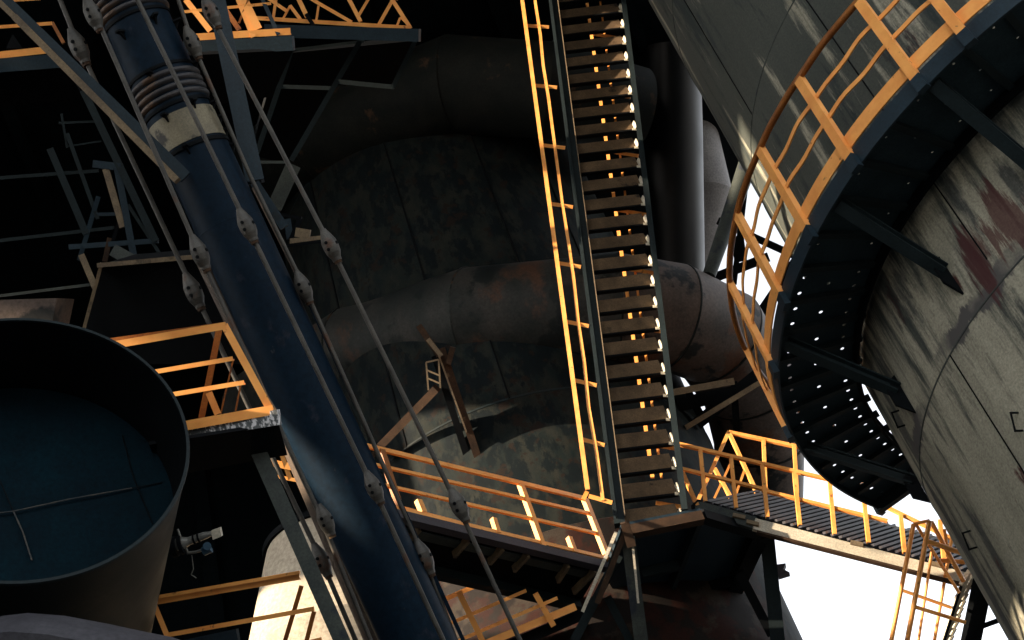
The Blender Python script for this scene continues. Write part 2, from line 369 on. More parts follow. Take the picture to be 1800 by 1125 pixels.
# ------------------------------------------------------------------ the sooty furnace vessel behind, its ring ducts
AXP = P(755, 350, 27.0)
def vpt(h): return V((AXP.x, AXP.y, h))
ves = thing('furnace_vessel', 'huge sooty round furnace vessel standing behind the stairway and ducts', 'furnace', V((AXP.x, AXP.y, 0)))
zz0 = AXP.z
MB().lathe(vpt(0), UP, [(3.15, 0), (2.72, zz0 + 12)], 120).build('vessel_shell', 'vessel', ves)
def vr(h): return 3.15 - .43 * (zz0 + h) / (zz0 + 12)
for h, r in ((-7.6, vr(-7.6)), (-5.2, vr(-5.2)), (-1.0, vr(-1)), (1.2, vr(1.2))):
    MB().lathe(vpt(zz0 + h), UP, [(r - .02, -.03), (r + .008, -.015), (r + .008, .015), (r - .02, .03)], 100).build('girth_weld', 'teal', ves)
for th in (3.6, 4.05, 4.6, 5.1, 5.5):
    for h0, h1 in ((-7.6, -5.2), (-5.2, -1.0)):
        t3 = th + (.22 if h0 < -6 else 0)
        MB().beam(vpt(zz0 + h0) + V((math.cos(t3), math.sin(t3), 0)) * (vr(h0) + .002), vpt(zz0 + h1) + V((math.cos(t3), math.sin(t3), 0)) * (vr(h1) + .002), .025, .03, hint=V((math.cos(t3), math.sin(t3), 0))).build('upright_weld', 'dark', ves)

def duct(name, label, m, pts, rpx, n=40, seams=True, m2=None, split=0):
    w = [P(*p) for p in pts]
    o = thing(name, label, 'duct', w[0])
    rs = [rpx_ * p[2] / F for rpx_, p in zip(rpx, pts)]
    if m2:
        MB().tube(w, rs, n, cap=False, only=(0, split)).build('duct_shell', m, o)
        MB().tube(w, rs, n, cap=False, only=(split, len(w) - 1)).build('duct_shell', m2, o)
    else: MB().tube(w, rs, n).build('duct_shell', m, o)
    if seams:
        for i in range(1, len(w) - 1):
            z = ((w[i] - w[i - 1]).normalized() + (w[i + 1] - w[i]).normalized()).normalized()
            MB().lathe(w[i], z, [(rs[i] * 1.0, -.02), (rs[i] * 1.022, -.012), (rs[i] * 1.022, .012), (rs[i] * 1.0, .02)], 64).build('weld_band', 'duct_dark', o)
    return o
duct('ring_duct', 'thick brown mitred duct curving round the sooty vessel behind the stairway', 'duct_sooty_shaded',
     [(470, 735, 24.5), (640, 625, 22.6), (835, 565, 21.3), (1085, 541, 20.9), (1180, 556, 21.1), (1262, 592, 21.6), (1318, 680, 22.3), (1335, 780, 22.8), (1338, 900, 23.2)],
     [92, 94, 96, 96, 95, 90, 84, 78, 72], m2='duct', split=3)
duct('ring_duct', 'dark upper duct with rusty scuffs running behind the top of the stairway', 'duct_dark',
     [(380, 330, 26.5), (560, 245, 25), (800, 150, 24), (960, 158, 23.6), (1118, 196, 24.2)], [85, 86, 88, 84, 78]) 
o = thing('vent_pipe', 'glossy black upright pipe with lit right edge beside the stairway', 'pipe', P(1187, 480, 25))
MB().tube([P(1178, 90, 25.6), P(1182, 230, 25.4), P(1186, 500, 25.0)], [.54, .54, .53], 48).build('pipe_shell', 'blackpipe', o)
duct('elbow_duct', 'grey elbow duct partly hidden behind the glossy black pipe', 'elbow', [(1150, 110, 28.3), (1200, 230, 28), (1226, 340, 27.6), (1205, 470, 27.3)], [58, 60, 60, 50], seams=False)
o = thing('strut_pipe', 'slim slanting grey pipe meeting the bend of the brown duct', 'pipe', P(1246, 480, 21.2))
MB().tube([P(1340, 215, 22.6), P(1246, 485, 21.2)], [.17, .10], 20).build('pipe_shell', 'greenbeam', o)

# dark steelwork behind the gap of sky
def frame_thing(name, label, cat, m, lines, d, group=None, kind='beam', depth=None):
    o = thing(name, label, cat, P(*lines[0][0], d), group)
    for a, b, w in lines:
        stick(o, 'beam', m, a, b, w, depth or w, d, kind=kind)
    return o
frame_thing('steel_bracing', 'dark crossed beams silhouetted against the sky beside the ring railing', 'beam', 'dark',
            [((1262, 388), (1420, 460), 13), ((1225, 500), (1350, 452), 17), ((1325, 570), (1420, 430), 20), ((1310, 330), (1290, 500), 10), ((1296, 415), (1302, 460), 22)], 24.5)
frame_thing('duct_support', 'tan and dark beams carrying the bend of the brown duct', 'support', 'tan',
            [((1165, 693), (1290, 670), 12), ((1205, 752), (1350, 664), 9)], 20.5)
frame_thing('duct_support', 'dark triangular steel frame under the bend of the brown duct', 'support', 'dark',
            [((1190, 712), (1290, 690), 24), ((1225, 745), (1330, 660), 22), ((1210, 690), (1240, 745), 14), ((1290, 670), (1295, 760), 12)], 20.9)

# overhead floor and back wall of the furnace house
ZR = P(1300, 330, 29).z
YB = PZ(1080, 470, ZR).y + 1.4; XS = -3.5
def slot(x, q): return q + (x + 16) * .625              # added slot, lets sun through the roof to the upper stair
roof = MB()  # near panels added out of view to block sky light
roof.prism([V((-16.2, -14, ZR)), V((XS, -14, ZR)), V((XS, slot(XS, .9), ZR)), V((-16.2, slot(-16.2, .9), ZR))], V((0, 0, .8)))
roof.prism([V((-16.2, slot(-16.2, 3.45), ZR)), V((XS, slot(XS, 3.45), ZR)), V((XS, YB, ZR)), V((-16.2, YB, ZR))], V((0, 0, .8)))
roof.prism([V((XS, -14, ZR)), V((PZ(1215, -320, ZR).x, -14, ZR))] + [PZ(x, y, ZR) for x, y in ((1215, -320), (1318, 322), (1246, 476), (1120, 470), (1080, 470))] + [V((PZ(1080, 470, ZR).x, YB, ZR)), V((XS, YB, ZR))], V((0, 0, .8)))
rf = thing('furnace_house', 'sooty black furnace house with overhead floor and back wall, filling the dark background', 'building', V((P(600, 900, 34).x, P(600, 900, 34).y, 0)))
roof.build('floor_and_sky_blocker', 'building', rf)
for i in range(7):
    a, b = PZ(-300 + i * 230, -40, ZR), PZ(-300 + i * 230 + 150, 330, ZR)
    MB().ibeam(a - UP * .2, b - UP * .2, .2, .4, .03, hint=UP).build('floor_beam', 'building', rf)
ew = PZ(1080, 470, ZR); yb = ew.y + 1.0
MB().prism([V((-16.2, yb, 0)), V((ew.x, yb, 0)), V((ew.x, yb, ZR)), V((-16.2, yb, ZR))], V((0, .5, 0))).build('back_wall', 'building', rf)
for i in range(7):
    x = ew.x - .4 - i * 2.3
    MB().ibeam(V((x, yb - .2, 0)), V((x, yb - .2, ZR - .4)), .3, .36, .03, hint=V((0, 1, 0))).build('wall_column', 'building', rf)

for y0, y1, z0, z1 in ((-26, 2.3, 16.4, 19.4), (-26, -1.4, 19.4, 44), (-1.4, 1.25, 21.2, 44), (3.4, 24, 21.9, 44), (4.6, 24, 20.75, 21.9), (5.7, 24, 20.75, 21.3), (6.9, 24, 0, 20.75), (-26, .15, 0, 13.6), (-26, .1, 15.1, 16.4), (-26, -.9, 14.95, 15.1), (-26, -1.55, 13.6, 14.95), (-.35, .5, 19.4, 21.2), (.15, 6.9, 0, 12), (2.5, 6.9, 15.75, 16.9), (2.3, 2.5, 12, 24), (1.25, 4.6, 31, 44), (.5, 1.25, 19.4, 19.95), (.5, 1.25, 20.45, 21.2), (.5, .58, 19.95, 20.45), (.82, 1.25, 19.95, 20.45), (-.75, .1, 14.65, 15.1), (14, 24, 0, 44), (.62, 2.3, 12, 15.2), (1.25, 2.3, 19.4, 21.6), (-.8, .15, 13.6, 14.65)):
    MB().prism([V((-16, y0, z0)), V((-16, y1, z0)), V((-16, y1, z1)), V((-16, y0, z1))], V((-.3, 0, 0))).build('unseen_sun_blocker', 'building', rf)  # added unseen panels, gaps shaped to let sun onto chosen parts

# ------------------------------------------------------------------ stairway
st = thing('steel_stairway', 'steep brown steel stairway with orange railing rising up the middle', 'stairs', P(1140, 905, 16.7))
La, Lb = P(972, 0, 21.6), P(1089, 917, 16.7)
Ra, Rb = PZ(1089, -13, La.z), PZ(1197, 904, Lb.z)
ext = -.12
LT, RT = lerp(La, Lb, ext), lerp(Ra, Rb, ext)
across = (Rb - Lb).normalized(); back = UP.cross(across).normalized()
if back.y < 0: back = -back
stick(st, 'stringer', 'teal', LT, Lb - (LT - Lb).normalized() * .05, .13, .14)
stick(st, 'stringer', 'teal', RT - back * .10 + across * .02, Rb - back * .10 + across * .02 - (RT - Rb).normalized() * .05, .075, .2)
for o_ in (-.055, .05):
    stick(st, 'stringer_flange', 'tan' if o_ > 0 else 'teal', LT + across * (o_ - .0) - back * .09, Lb + across * o_ - back * .09, .012, .05)
NT = 26
for i in range(-3, NT):
    t_ = (i + .45) / NT
    a, b = lerp(La, Lb, t_) + across * .065 + back * .07, lerp(Ra, Rb, t_) - across * .04 + back * .07
    a.z = b.z = (a.z + b.z) / 2 + random.uniform(-.008, .008); b.z += random.uniform(-.006, .006)
    mb = MB()
    mb.prism([a, b, b + back * .2, a + back * .2], UP * .012)                      # tread plate
    mb.prism([a + UP * .0, b + UP * .0, b - UP * .22, a - UP * .22], back * .012)   # apron
    mb.build('tread', 'tread', st)
    mb = MB(); mb.prism([a - UP * .22 - back * .02, b - UP * .22 - back * .02, b - UP * .22 + back * .03, a - UP * .22 + back * .03], UP * -.03)
    mb.build('tread_lip', 'dark', st)
    c = b - UP * .10
    mb = MB(); mb.prism([c - UP * .17 - back * .11, c - UP * .02 - back * .09, c - UP * .01 - back * .015, c - UP * .13 - back * .015], across * -.014)
    mb.prism([c - UP * .17 - back * .032, c - UP * .13 - back * .032, c - UP * .115 - back * .032 - across * .05, c - UP * .16 - back * .032 - across * .06], back * .008)
    mb.build('tread_bracket', 'pale', st)
def along(x0, y0, x1, y1, off=0.):           # a rail beside the stair: depth follows the stringer
    def dep(y): return lerp(21.6, 16.7, 0) if False else pix(lerp(La, Lb, max(-.2, min(1.1, tt_at(y)))))[2]
    return P(x0, y0, dep(y0) + off), P(x1, y1, dep(y1) + off)
def tt_at(y):
    lo, hi = -.3, 1.2
    for _ in range(40):
        m_ = (lo + hi) / 2
        if pix(lerp(La, Lb, m_))[1] < y: lo = m_
        else: hi = m_
    return lo
a, b = along(912, -45, 1033, 862, -.1)
kink = P(1026, 876, 16.9)
top = MB().angle(a, b, .055, .055, .012); top.angle(b, kink, .05, .05, .012)
top.build('hand_rail', 'orange', st)
a, b = along(934, -45, 1059, 880, -.08)
n_ = 14; mb = MB(); pts = [lerp(a, b, i / n_) + across * random.uniform(-.018, .018) for i in range(n_ + 1)]
for p, q in zip(pts, pts[1:]): mb.beam(p, q, .042, .012)
mb.build('middle_rail', 'orange', st)
py = [-58, 45, 150, 255, 358, 462, 565, 668, 772, 872]
for k, y in enumerate(py):
    x = 917 + (1033 - 917) * y / 862 + 1; dy = 2 + 10 * max(0, y) / 900
    a, b = along(x, y, x + 41, y + dy, -.05)
    stick(st, 'post', 'orange', a, b, .05, .05)
a, b = along(1025, -45, 1147, 840, .55); stick(st, 'hand_rail', 'orange', a, b, .048, .04)
a, b = along(1049, -45, 1163, 840, .5); stick(st, 'middle_rail', 'orange', a, b, .032, .03)
for y in range(60, 900, 103):
    x = 1035 + (1147 - 1035) * y / 840; a, b = along(x, y, x + 52, y + 8, .45)
    stick(st, 'post', 'orange', a, b, .05, .05)

# ------------------------------------------------------------------ landing below the stairway
ZL = Lb.z - .12
lan = thing('stair_landing', 'dark landing slab at the foot of the stairway on steel posts', 'landing', PZ(1200, 1000, ZL))
LP = [PZ(x, y, ZL) for x, y in ((1094, 926), (1230, 899), (1332, 930), (1252, 1108), (1150, 1160), (1062, 1010))]
MB().prism(LP, UP * .05).build('slab', 'slate', lan)
for (a, b, w, m_) in (((1094, 926), (1230, 899), .12, 'rust'), ((1230, 899), (1332, 930), .12, 'dark'), ((1330, 932), (1248, 1110), .22, 'dark'), ((1224, 906), (1146, 1100), .06, 'teal'), ((1125, 1000), (1190, 985), .06, 'teal'), ((1120, 1060), (1290, 1010), .06, 'dark'), ((1150, 1110), (1260, 1095), .1, 'teal')):
    A, B = PZ(*a, ZL), PZ(*b, ZL); k = -.07 if m_ != 'rust' else -.09
    MB().beam(A + UP * k, B + UP * k, w, .13, hint=UP).build('edge_beam', m_, lan)
def to_ground(a, b):
    t_ = a.z / (a.z - b.z); return a + (b - a) * t_
def leg(root, name, m_, a, b, d, w, kind='ibeam'):
    A, B = P(*a, d), P(*b, d); MB().ibeam(A, to_ground(A, B), w * d / F, w * d / F, .02).build(name, m_, root)
leg(lan, 'post', 'greenbeam', (1104, 945), (1127, 1125), 16.4, 24)
leg(lan, 'post', 'teal', (1347, 930), (1367, 1125), 17.6, 25)
for a, b, w, m_, d in (((1103, 925), (1050, 1060), 10, 'rust', 16.3), ((1088, 975), (1010, 1125), 16, 'teal', 16.5), ((1068, 1050), (1112, 1135), 14, 'teal', 16.6), ((1299, 1005), (1356, 1115), 16, 'dark', 17.6), ((1083, 935), (1024, 1075), 6, 'pale', 16.25), ((1112, 955), (1122, 1060), 4, 'pale', 16.2), ((1098, 918), (1110, 960), 16, 'rust', 16.2)):
    stick(lan, 'brace_and_lit_edge', m_, a, b, w, w, d)  # the thin pale ones are sunlit edges, painted as separate strips
MB().prism([P(1366, 992, 17.4), P(1381, 990, 17.4), P(1377, 1000, 17.4), P(1388, 1006, 17.4), P(1368, 1012, 17.4)], V((0, .1, 0))).build('bracket', 'purple', lan)

# ------------------------------------------------------------------ middle walkway, left of the landing
mw = thing('middle_walkway', 'walkway with orange railing and violet side beam, left of the stair foot', 'walkway', P(900, 980, 18))
zM = P(1056, 998, 16.9).z
def LV(x, y, dz=0.):                         # point of the walkway's outer face
    a, b = PZ(700, 905, zM), PZ(1062, 998, zM)
    # vertical plane through a, b
    n = (b - a).cross(UP); k = WD(V(((x - 900) / F, (y - 562.5) / F, 1)))
    return CAM + k * ((a - CAM).dot(n) / k.dot(n))
inward = (PZ(1062, 998, zM) - PZ(700, 905, zM)).cross(UP).normalized()
if inward.dot(CAM - PZ(900, 950, zM)) > 0: inward = -inward
MB().beam(LV(640, 893), LV(1064, 996), .11, .10, hint=inward).build('side_beam', 'purple', mw)
MB().beam(LV(640, 881) + inward * .02, LV(1070, 983) + inward * .02, .05, .08, hint=inward).build('kerb_rail', 'orange', mw)
for (x0, y0, x1, y1, w) in ((636, 782, 1030, 877, .06), (636, 812, 1034, 902, .04), (640, 845, 1050, 938, .038)):
    MB().beam(LV(x0, y0), LV(x1, y1), w, .03, hint=inward).build('top_rail' if w > .05 else 'middle_rail', 'orange', mw)
MB().beam(LV(640, 864) + inward * .14, LV(1000, 958) + inward * .14, .13, .02, hint=inward).build('toe_board', 'orange', mw)
for (a, b, w, m_) in (((670, 792), (704, 897), .07, 'orange_shaded'), ((915, 852), (954, 961), .07, 'orange'), ((1028, 878), (1066, 975), .075, 'orange'), ((735, 880), (744, 902), .07, 'orange'), ((867, 912), (875, 938), .06, 'orange'), ((1000, 945), (1010, 972), .06, 'orange')):
    MB().angle(LV(*a), LV(*b), w, .06, .012, hint=-inward).build('post', m_, mw)
dkp = [PZ(x, y, zM) for x, y in ((640, 905), (1060, 1003), (1022, 1066), (690, 990))]
MB().prism([p + UP * .06 for p in dkp], UP * .03).build('deck', 'dark', mw)
MB().beam(dkp[3], dkp[2], .1, .12, hint=UP).build('inner_beam', 'teal', mw)
MB().beam(PZ(700, 935, zM) + UP * .02, PZ(1040, 1014, zM) + UP * .02, .12, .02, hint=UP).build('deck_flange', 'greenbeam', mw)
for a, b in (((737, 928), (705, 962)), ((822, 948), (798, 976)), ((883, 962), (860, 988)), ((928, 974), (903, 1001)), ((998, 992), (980, 1020)), ((1046, 1002), (1008, 1040))):
    MB().beam(PZ(*a, zM - .02), PZ(*b, zM - .02), .04, .09, hint=UP).build('gusset', 'tan', mw)
stick(mw, 'end_clip', 'pale', (1010, 1070), (1042, 1072), 14, 14, 17.6)

# lower railing under it
lw = thing('lower_walkway', 'lower slanting orange railing on a dark beam below the middle walkway', 'railing', P(900, 1100, 16.6))
dW = 16.6
for a, b, w in (((760, 1063), (858, 1020), 8), ((775, 1103), (925, 1038), 6), ((790, 1133), (980, 1051), 6), ((845, 1135), (1012, 1066), 13)):
    stick(lw, 'toe_board' if w > 10 else 'rail', 'orange', a, b, w, 5, dW)
for a, b in (((806, 1040), (850, 1130)), ((941, 1043), (973, 1100))):
    stick(lw, 'post', 'orange', a, b, 10, 8, dW - .1)
stick(lw, 'deck_beam', 'dark', (845, 1157), (1030, 1077), 20, 60, dW + .3)
# oxide-red lower course of the vessel
MB().lathe(vpt(0), UP, [(3.12, zz0 - 13.5), (3.12, zz0 - 13.45), (vr(-9.9) + .02, zz0 - 9.9), (vr(-9.9) - .03, zz0 - 9.85)], 60, R(150), R(240)).build('red_course', 'red_vessel', ves)

# ------------------------------------------------------------------ right walkway and the caged stair beyond
rw = thing('right_walkway', 'slatted walkway on a sunlit pale beam with orange railings below the ring platform', 'walkway', P(1450, 940, 19))
zW = P(1225, 893, 17.2).z
A0, A1 = PZ(1222, 893, zW), P(1722, 1021, 16.4)
dirw = (A1 - A0).normalized(); outw = dirw.cross(UP).normalized()
if outw.y > 0: outw = -outw
def RW(x, y, off=0.):
    n = outw; k = WD(V(((x - 900) / F, (y - 562.5) / F, 1)))
    return CAM + k * ((A0 + n * off - CAM).dot(n) / k.dot(n))
MB().beam(RW(1325, 922), RW(1722, 1025), .16, .05, hint=outw).build('side_beam', 'pale', rw)
MB().beam(RW(1222, 890), RW(1328, 921), .17, .05, hint=outw).build('side_beam', 'greenbeam', rw)
MB().beam(RW(1330, 936, .03), RW(1715, 1034, .03), .03, .06, hint=outw).build('lower_flange', 'rust', rw)
MB().tube([RW(1222, 905), RW(1219, 890), RW(1226, 882), RW(1240, 884), RW(1340, 912)], .03, 8).build('bent_end', 'dark', rw)
# slatted bed leaning up and back from the pale beam
def bed(x, y): return RW(x, y)
far_off = -.9
def bedpt(t_):
    x0 = lerp(1238, 1706, t_); y0 = 884 + (x0 - 1222) * (1006 - 882) / (1706 - 1221)
    xf = x0 + lerp(105, 60, t_); yf = 866 + (xf - 1345) * (960 - 866) / (1690 - 1345) if xf > 1345 else 866
    return RW(x0, y0), RW(xf, yf, far_off)
mb = MB(); bp = [bedpt(k / 20) for k in range(21)]
for (a, b), (c, d) in zip(bp, bp[1:]): mb.prism([a, b, d, c], V((0, .03, -.03)))
mb.build('bed_plate', 'dark', rw)
for i in range(34):
    a, b = bedpt(i / 33); MB().beam(a - V((0, .03, -.03)), b - V((0, .03, -.03)), .03, .04).build('slat', 'purple', rw)
MB().beam(RW(1335, 868, far_off - .03), RW(1730, 970, far_off - .03), .05, .06, hint=outw).build('far_edge', 'pale', rw)
for (x0, y0, x1, y1, w, off) in ((1186, 779, 1458, 843, .045, .03), (1456, 842, 1700, 960, .042, .03), (1190, 822, 1350, 862, .04, .03), (1281, 760, 1420, 789, .05, far_off), (1340, 862, 1560, 916, .04, .03)):
    MB().beam(RW(x0, y0, off), RW(x1, y1, off), w, .04, hint=outw).build('rail', 'orange', rw)
for a, b, off in (((1231, 792), (1240, 882), .04), ((1285, 806), (1294, 894), .04), ((1340, 818), (1349, 910), .04), ((1396, 832), (1406, 924), .04), ((1458, 842), (1467, 940), .04), ((1518, 872), (1527, 955), .04), ((1583, 905), (1590, 972), .04), ((1652, 915), (1660, 990), .04),
                  ((1342, 773), (1346, 866), far_off), ((1396, 784), (1401, 868), far_off), ((1281, 760), (1222, 892), far_off * .2), ((1281, 760), (1330, 866), far_off), ((1256, 824), (1284, 874), far_off), ((1194, 818), (1226, 890), 0.)):
    MB().angle(RW(*a, off), RW(*b, off), .046, .05, .012, hint=outw).build('post', 'orange', rw)
for a, b in (((1284, 815), (1256, 875)), ((1308, 828), (1294, 868))): MB().beam(RW(*a, far_off), RW(*b, far_off), .03, .02).build('cross_brace', 'orange', rw)
for x, y in ((1288, 905), (1312, 917), (1495, 953), (1632, 989)): MB().beam(RW(x, y, .05), RW(x + 22, y + 5, .05), .05, .03, hint=outw).build('clip', 'tan', rw)

cs = thing('caged_stair', 'orange pipe cage round a pale stair at the lower right, against the sky', 'stairs', P(1650, 1130, 20))
dC = 15.9
for a, b, w, dd in (((1606, 921), (1566, 1130), 8, 0), ((1634, 915), (1594, 1130), 9, -.3), ((1638, 970), (1614, 1130), 5, .5), ((1673, 945), (1642, 1130), 6, .5), ((1587, 1038), (1672, 1068), 6, .2), ((1606, 1066), (1697, 1094), 7, -.3), ((1629, 951), (1690, 972), 9, -.3), ((1606, 921), (1634, 915), 6, 0), ((1611, 923), (1686, 1042), 6, 0), ((1637, 917), (1694, 1022), 8, -.2), ((1650, 985), (1697, 988), 8, .1), ((1660, 930), (1668, 985), 6, .1)):
    pipe(cs, 'cage_bar', 'orange', a, b, w, dC + dd, 8)
for i in range(11):
    t_ = i / 10; x = lerp(1706, 1664, t_); y = lerp(1012, 1135, t_)
    mb = MB().beam(P(x - 17, y + 17, dC + .2), P(x - 1, y - 9, dC + .2), .09, .02, hint=SUN).beam(P(x - 8, y + 21, dC + .4), P(x + 7, y - 6, dC + .4), .05, .02, hint=SUN)
    mb.build('tread', 'pale', cs)
stick(cs, 'stringer', 'dark', (1730, 1010), (1700, 1160), 34, 12, dC + .3)
stick(cs, 'stringer', 'dark', (1690, 1030), (1655, 1140), 5, 12, dC + .15)
stick(cs, 'wall_strut', 'dark', (1715, 1105), (1790, 1078), 9, 9, dC + .3)

# ------------------------------------------------------------------ brown bent column with its small ladder
bc = thing('rusty_column', 'rusty twin-flange column with a small ladder frame leaning before the vessel', 'column', P(866, 900, 19.5))
dB = 19.3
stick(bc, 'flange', 'rust', (776, 612), (872, 900), 13, 20, dB)
stick(bc, 'flange', 'dark', (764, 625), (846, 880), 12, 20, dB + .1)
stick(bc, 'lit_edge', 'tan', (769, 618), (820, 760), 3, 10, dB - .1)  # tan strip painting sunlight along the flange edge
stick(bc, 'head_plate', 'rust', (736, 572), (772, 625), 11, 16, dB - .05)
stick(bc, 'head_plate', 'tan', (752, 596), (776, 626), 8, 14, dB - .15)
stick(bc, 'lug', 'rust', (796, 610), (788, 640), 10, 12, dB - .1)
for a, b, w in (((749, 637), (753, 686), 3), ((771, 632), (774, 682), 3), ((749, 637), (771, 632), 3), ((751, 651), (772, 660), 3), ((752, 665), (773, 674), 3)):
    stick(bc, 'ladder_bar', 'tan', a, b, w, w, dB - .15)
stick(bc, 'diagonal_strut', 'rust', (768, 682), (655, 798), 14, 14, (dB, dB + .6))

# ------------------------------------------------------------------ blue main pipe with bellows
def PC(y): return 222.5 + .455 * y
DP = lambda y: lerp(12.5, 11.8, (y + 60) / 1260)
def PP(y): return P(PC(y), y, DP(y))
mp = thing('blue_main_pipe', 'long navy blue pipe with ribbed bellows slanting across the left', 'pipe', PP(1160))
RP = 60 * 12.2 / F
ax = (PP(1160) - PP(-60)).normalized()
def ts(y): return PP(y)
MB().tube([PP(255), PP(600), PP(1190)], [RP, RP, RP * 1.03], 64, smooth_long=True).build('pipe_shell', 'navy', mp)
MB().tube([PP(-80), PP(255)], RP * 1.0, 64).build('upper_shell', 'navy', mp)
MB().tube([PP(212), PP(262)], RP * 1.025, 64).build('cream_band', 'cream', mp)
MB().tube([PP(266), PP(272)], RP * 1.05, 64).build('flange_ring', 'dark', mp)
for y0 in (168, 12, -55):
    mb = MB()
    for k in range(4):
        c = PP(y0 + (k - 1.5) * 12)
        prof = [(RP * (1 + .1 * max(0, math.sin(u * math.pi / 8)) ** .7), -.028 + .056 * u / 8) for u in range(9)]
        mb.lathe(c, ax, prof, 64)
    mb.build('bellows', 'navy_rough', mp)
    for y1 in (y0 - 32, y0 + 30):
        MB().tube([PP(y1 - 2), PP(y1 + 3)], RP * 1.04, 64).build('bellows_collar', 'dark', mp)
side = ax.cross(CAM - PP(500)).normalized()
if (pix(PP(500) + side)[0] < pix(PP(500))[0]): side = -side
fwd = side.cross(ax).normalized()
if fwd.dot(CAM - PP(500)) < 0: fwd = -fwd
for y, an in ((62, 8), (135, 8), (140, 105), (62, 120), (205, 10), (210, 110), (228, 2), (252, 5), (268, 100), (278, 5), (58, 60), (205, 60)):
    d_ = side * math.cos(R(an)) + fwd * math.sin(R(an)); c = PP(y)
    tg = ax.cross(d_).normalized()
    MB().prism([c + d_ * RP * .98 + tg * .03, c + d_ * RP * 1.25 + tg * .022, c + d_ * RP * 1.25 - tg * .022, c + d_ * RP * .98 - tg * .03], ax * .018).build('lug', 'dark', mp)
    MB().prism([c + d_ * RP * .98 + tg * .008, c + d_ * RP * 1.2 + tg * .008 + ax * .01, c + d_ * RP * .98 + tg * .008 + ax * .09], tg * -.016).build('lug_web', 'dark', mp)
for y in (400, 722, 905):
    MB().lathe(PP(y), ax, [(RP * .995, -.012), (RP * 1.008, -.004), (RP * 1.008, .004), (RP * .995, .012)], 64).build('girth_weld', 'navy', mp)

# tie rods round the blue pipe
def rod(label, pts, tbs, w, d):
    dd = d if isinstance(d, tuple) else (d, d)
    y0, y1 = pts[0][1], pts[-1][1]
    dep = lambda y: lerp(dd[0], dd[1], (y - y0) / (y1 - y0))
    o = thing('tie_rod', label, 'rod', P(*pts[-1], dep(y1)), 'tie rods with turnbuckles along the blue pipe')
    MB().tube([P(*p, dep(p[1])) for p in pts], w / 2 * .85 * dd[0] / F, 10, smooth_long=True).build('rod', 'rod', o)
    a_ = (P(*pts[-1], dd[1]) - P(*pts[0], dd[0])).normalized()
    for (x, y) in tbs:
        c = P(x, y, dep(y)); s_ = dep(y) / F * random.uniform(.82, .95)
        r0 = w / 2 * s_ * 1.25
        tb = MB().lathe(c, a_, [(0, -38 * s_), (r0, -38 * s_), (r0 * 1.15, -34 * s_), (12 * s_, -22 * s_), (16 * s_, -10 * s_), (16.5 * s_, 4 * s_), (15 * s_, 16 * s_), (10 * s_, 28 * s_), (9.5 * s_, 34 * s_), (0, 34 * s_)], 20).build('turnbuckle', 'rod', o)
        MB().lathe(c, a_, [(0, 34 * s_), (9 * s_, 34 * s_), (9 * s_, 40 * s_), (0, 40 * s_)], 6).build('nut', 'rust', o)
        tocam = (CAM - c); tocam = (tocam - a_ * tocam.dot(a_)).normalized(); sd = a_.cross(tocam)
        for k, an in ((-7, 20), (8, 25), (0, -60)):
            dv = tocam * math.cos(R(an)) + sd * math.sin(R(an)); q = c + a_ * k * s_
            MB().lathe(q, dv, [(0, 16.4 * s_), (3.6 * s_, 16.4 * s_), (3.6 * s_, 17.6 * s_), (0, 17.6 * s_)], 10).build('pin_hole', 'dark', tb)
    return o
rod('leftmost thin tie rod, its upper turnbuckle left of the slanting tan beam', [(90, -40), (140, 85), (340, 510), (565, 985), (640, 1160)], [(138, 82), (340, 512), (565, 985)], 10, (12.4, 12.0))
rod('tie rod over the left edge of the blue pipe, turnbuckle at top left', [(140, -40), (166, 22), (348, 440), (562, 905), (665, 1160)], [(163, 25), (351, 445), (572, 915)], 10, (11.5, 11.2))
rod('tie rod running down the front of the blue pipe', [(222, -40), (330, 180), (435, 397), (655, 855), (795, 1160)], [(434, 397), (657, 857)], 10, (11.5, 11.1))
rod('tie rod along the right edge of the blue pipe', [(300, -40), (340, 80), (440, 310), (535, 505), (745, 980), (815, 1160)], [(338, 75), (533, 505), (745, 980)], 9, (12.3, 11.9))
rod('rightmost tie rod, standing clear of the blue pipe over the dark vessel', [(340, -70), (372, 28), (580, 430), (805, 890), (930, 1160)], [(371, 22), (581, 432), (806, 888)], 10, (11.4, 11.0))
o = thing('cable_pipe', 'slim brown pipe following the left side of the blue pipe', 'pipe', P(680, 1160, 12.2))
MB().tube([P(345, 440, 12.5), P(480, 705, 12.4), P(682, 1170, 12.3)], [.05, .09, .11], 20, smooth_long=True).build('pipe_shell', 'cable', o)

# slanting beams at upper left
o = thing('angle_beam', 'tan-edged slanting angle beam crossing behind the rods at upper left', 'beam', P(320, 315, 11.9))
stick(o, 'flange', 'slate', (-20, -25), (326, 312), 24, 8, 11.95)
stick(o, 'lit_flange', 'tan', (28, 32), (312, 318), 12, 24, 11.85)  # tan here and on the root paints in sunlight on the beam
stick(o, 'flange_root', 'tan', (-28, -22), (30, 34), 10, 24, 11.9)
o = thing('flat_beam', 'slate blue beam slanting down right of the blue pipe bellows', 'beam', P(450, 322, 12.6))
MB().ibeam(P(372, -40, 12.9), P(449, 320, 12.6), .16, .12, .02).build('beam', 'slate', o)
stick(o, 'end_plate', 'dark', (437, 322), (462, 318), 5, 30, 12.55)
o = thing('conduit_bundle', 'thin rails hugging the right edge of the blue pipe', 'conduit', P(620, 700, 12.4))
stick(o, 'rail', 'cable', (445, 330), (530, 500), 5, 8, 12.3); stick(o, 'rail', 'slate', (448, 322), (500, 400), 16, 14, 12.5)
stick(o, 'rail', 'navy', (520, 480), (830, 1160), 7, 10, (12.2, 11.9))

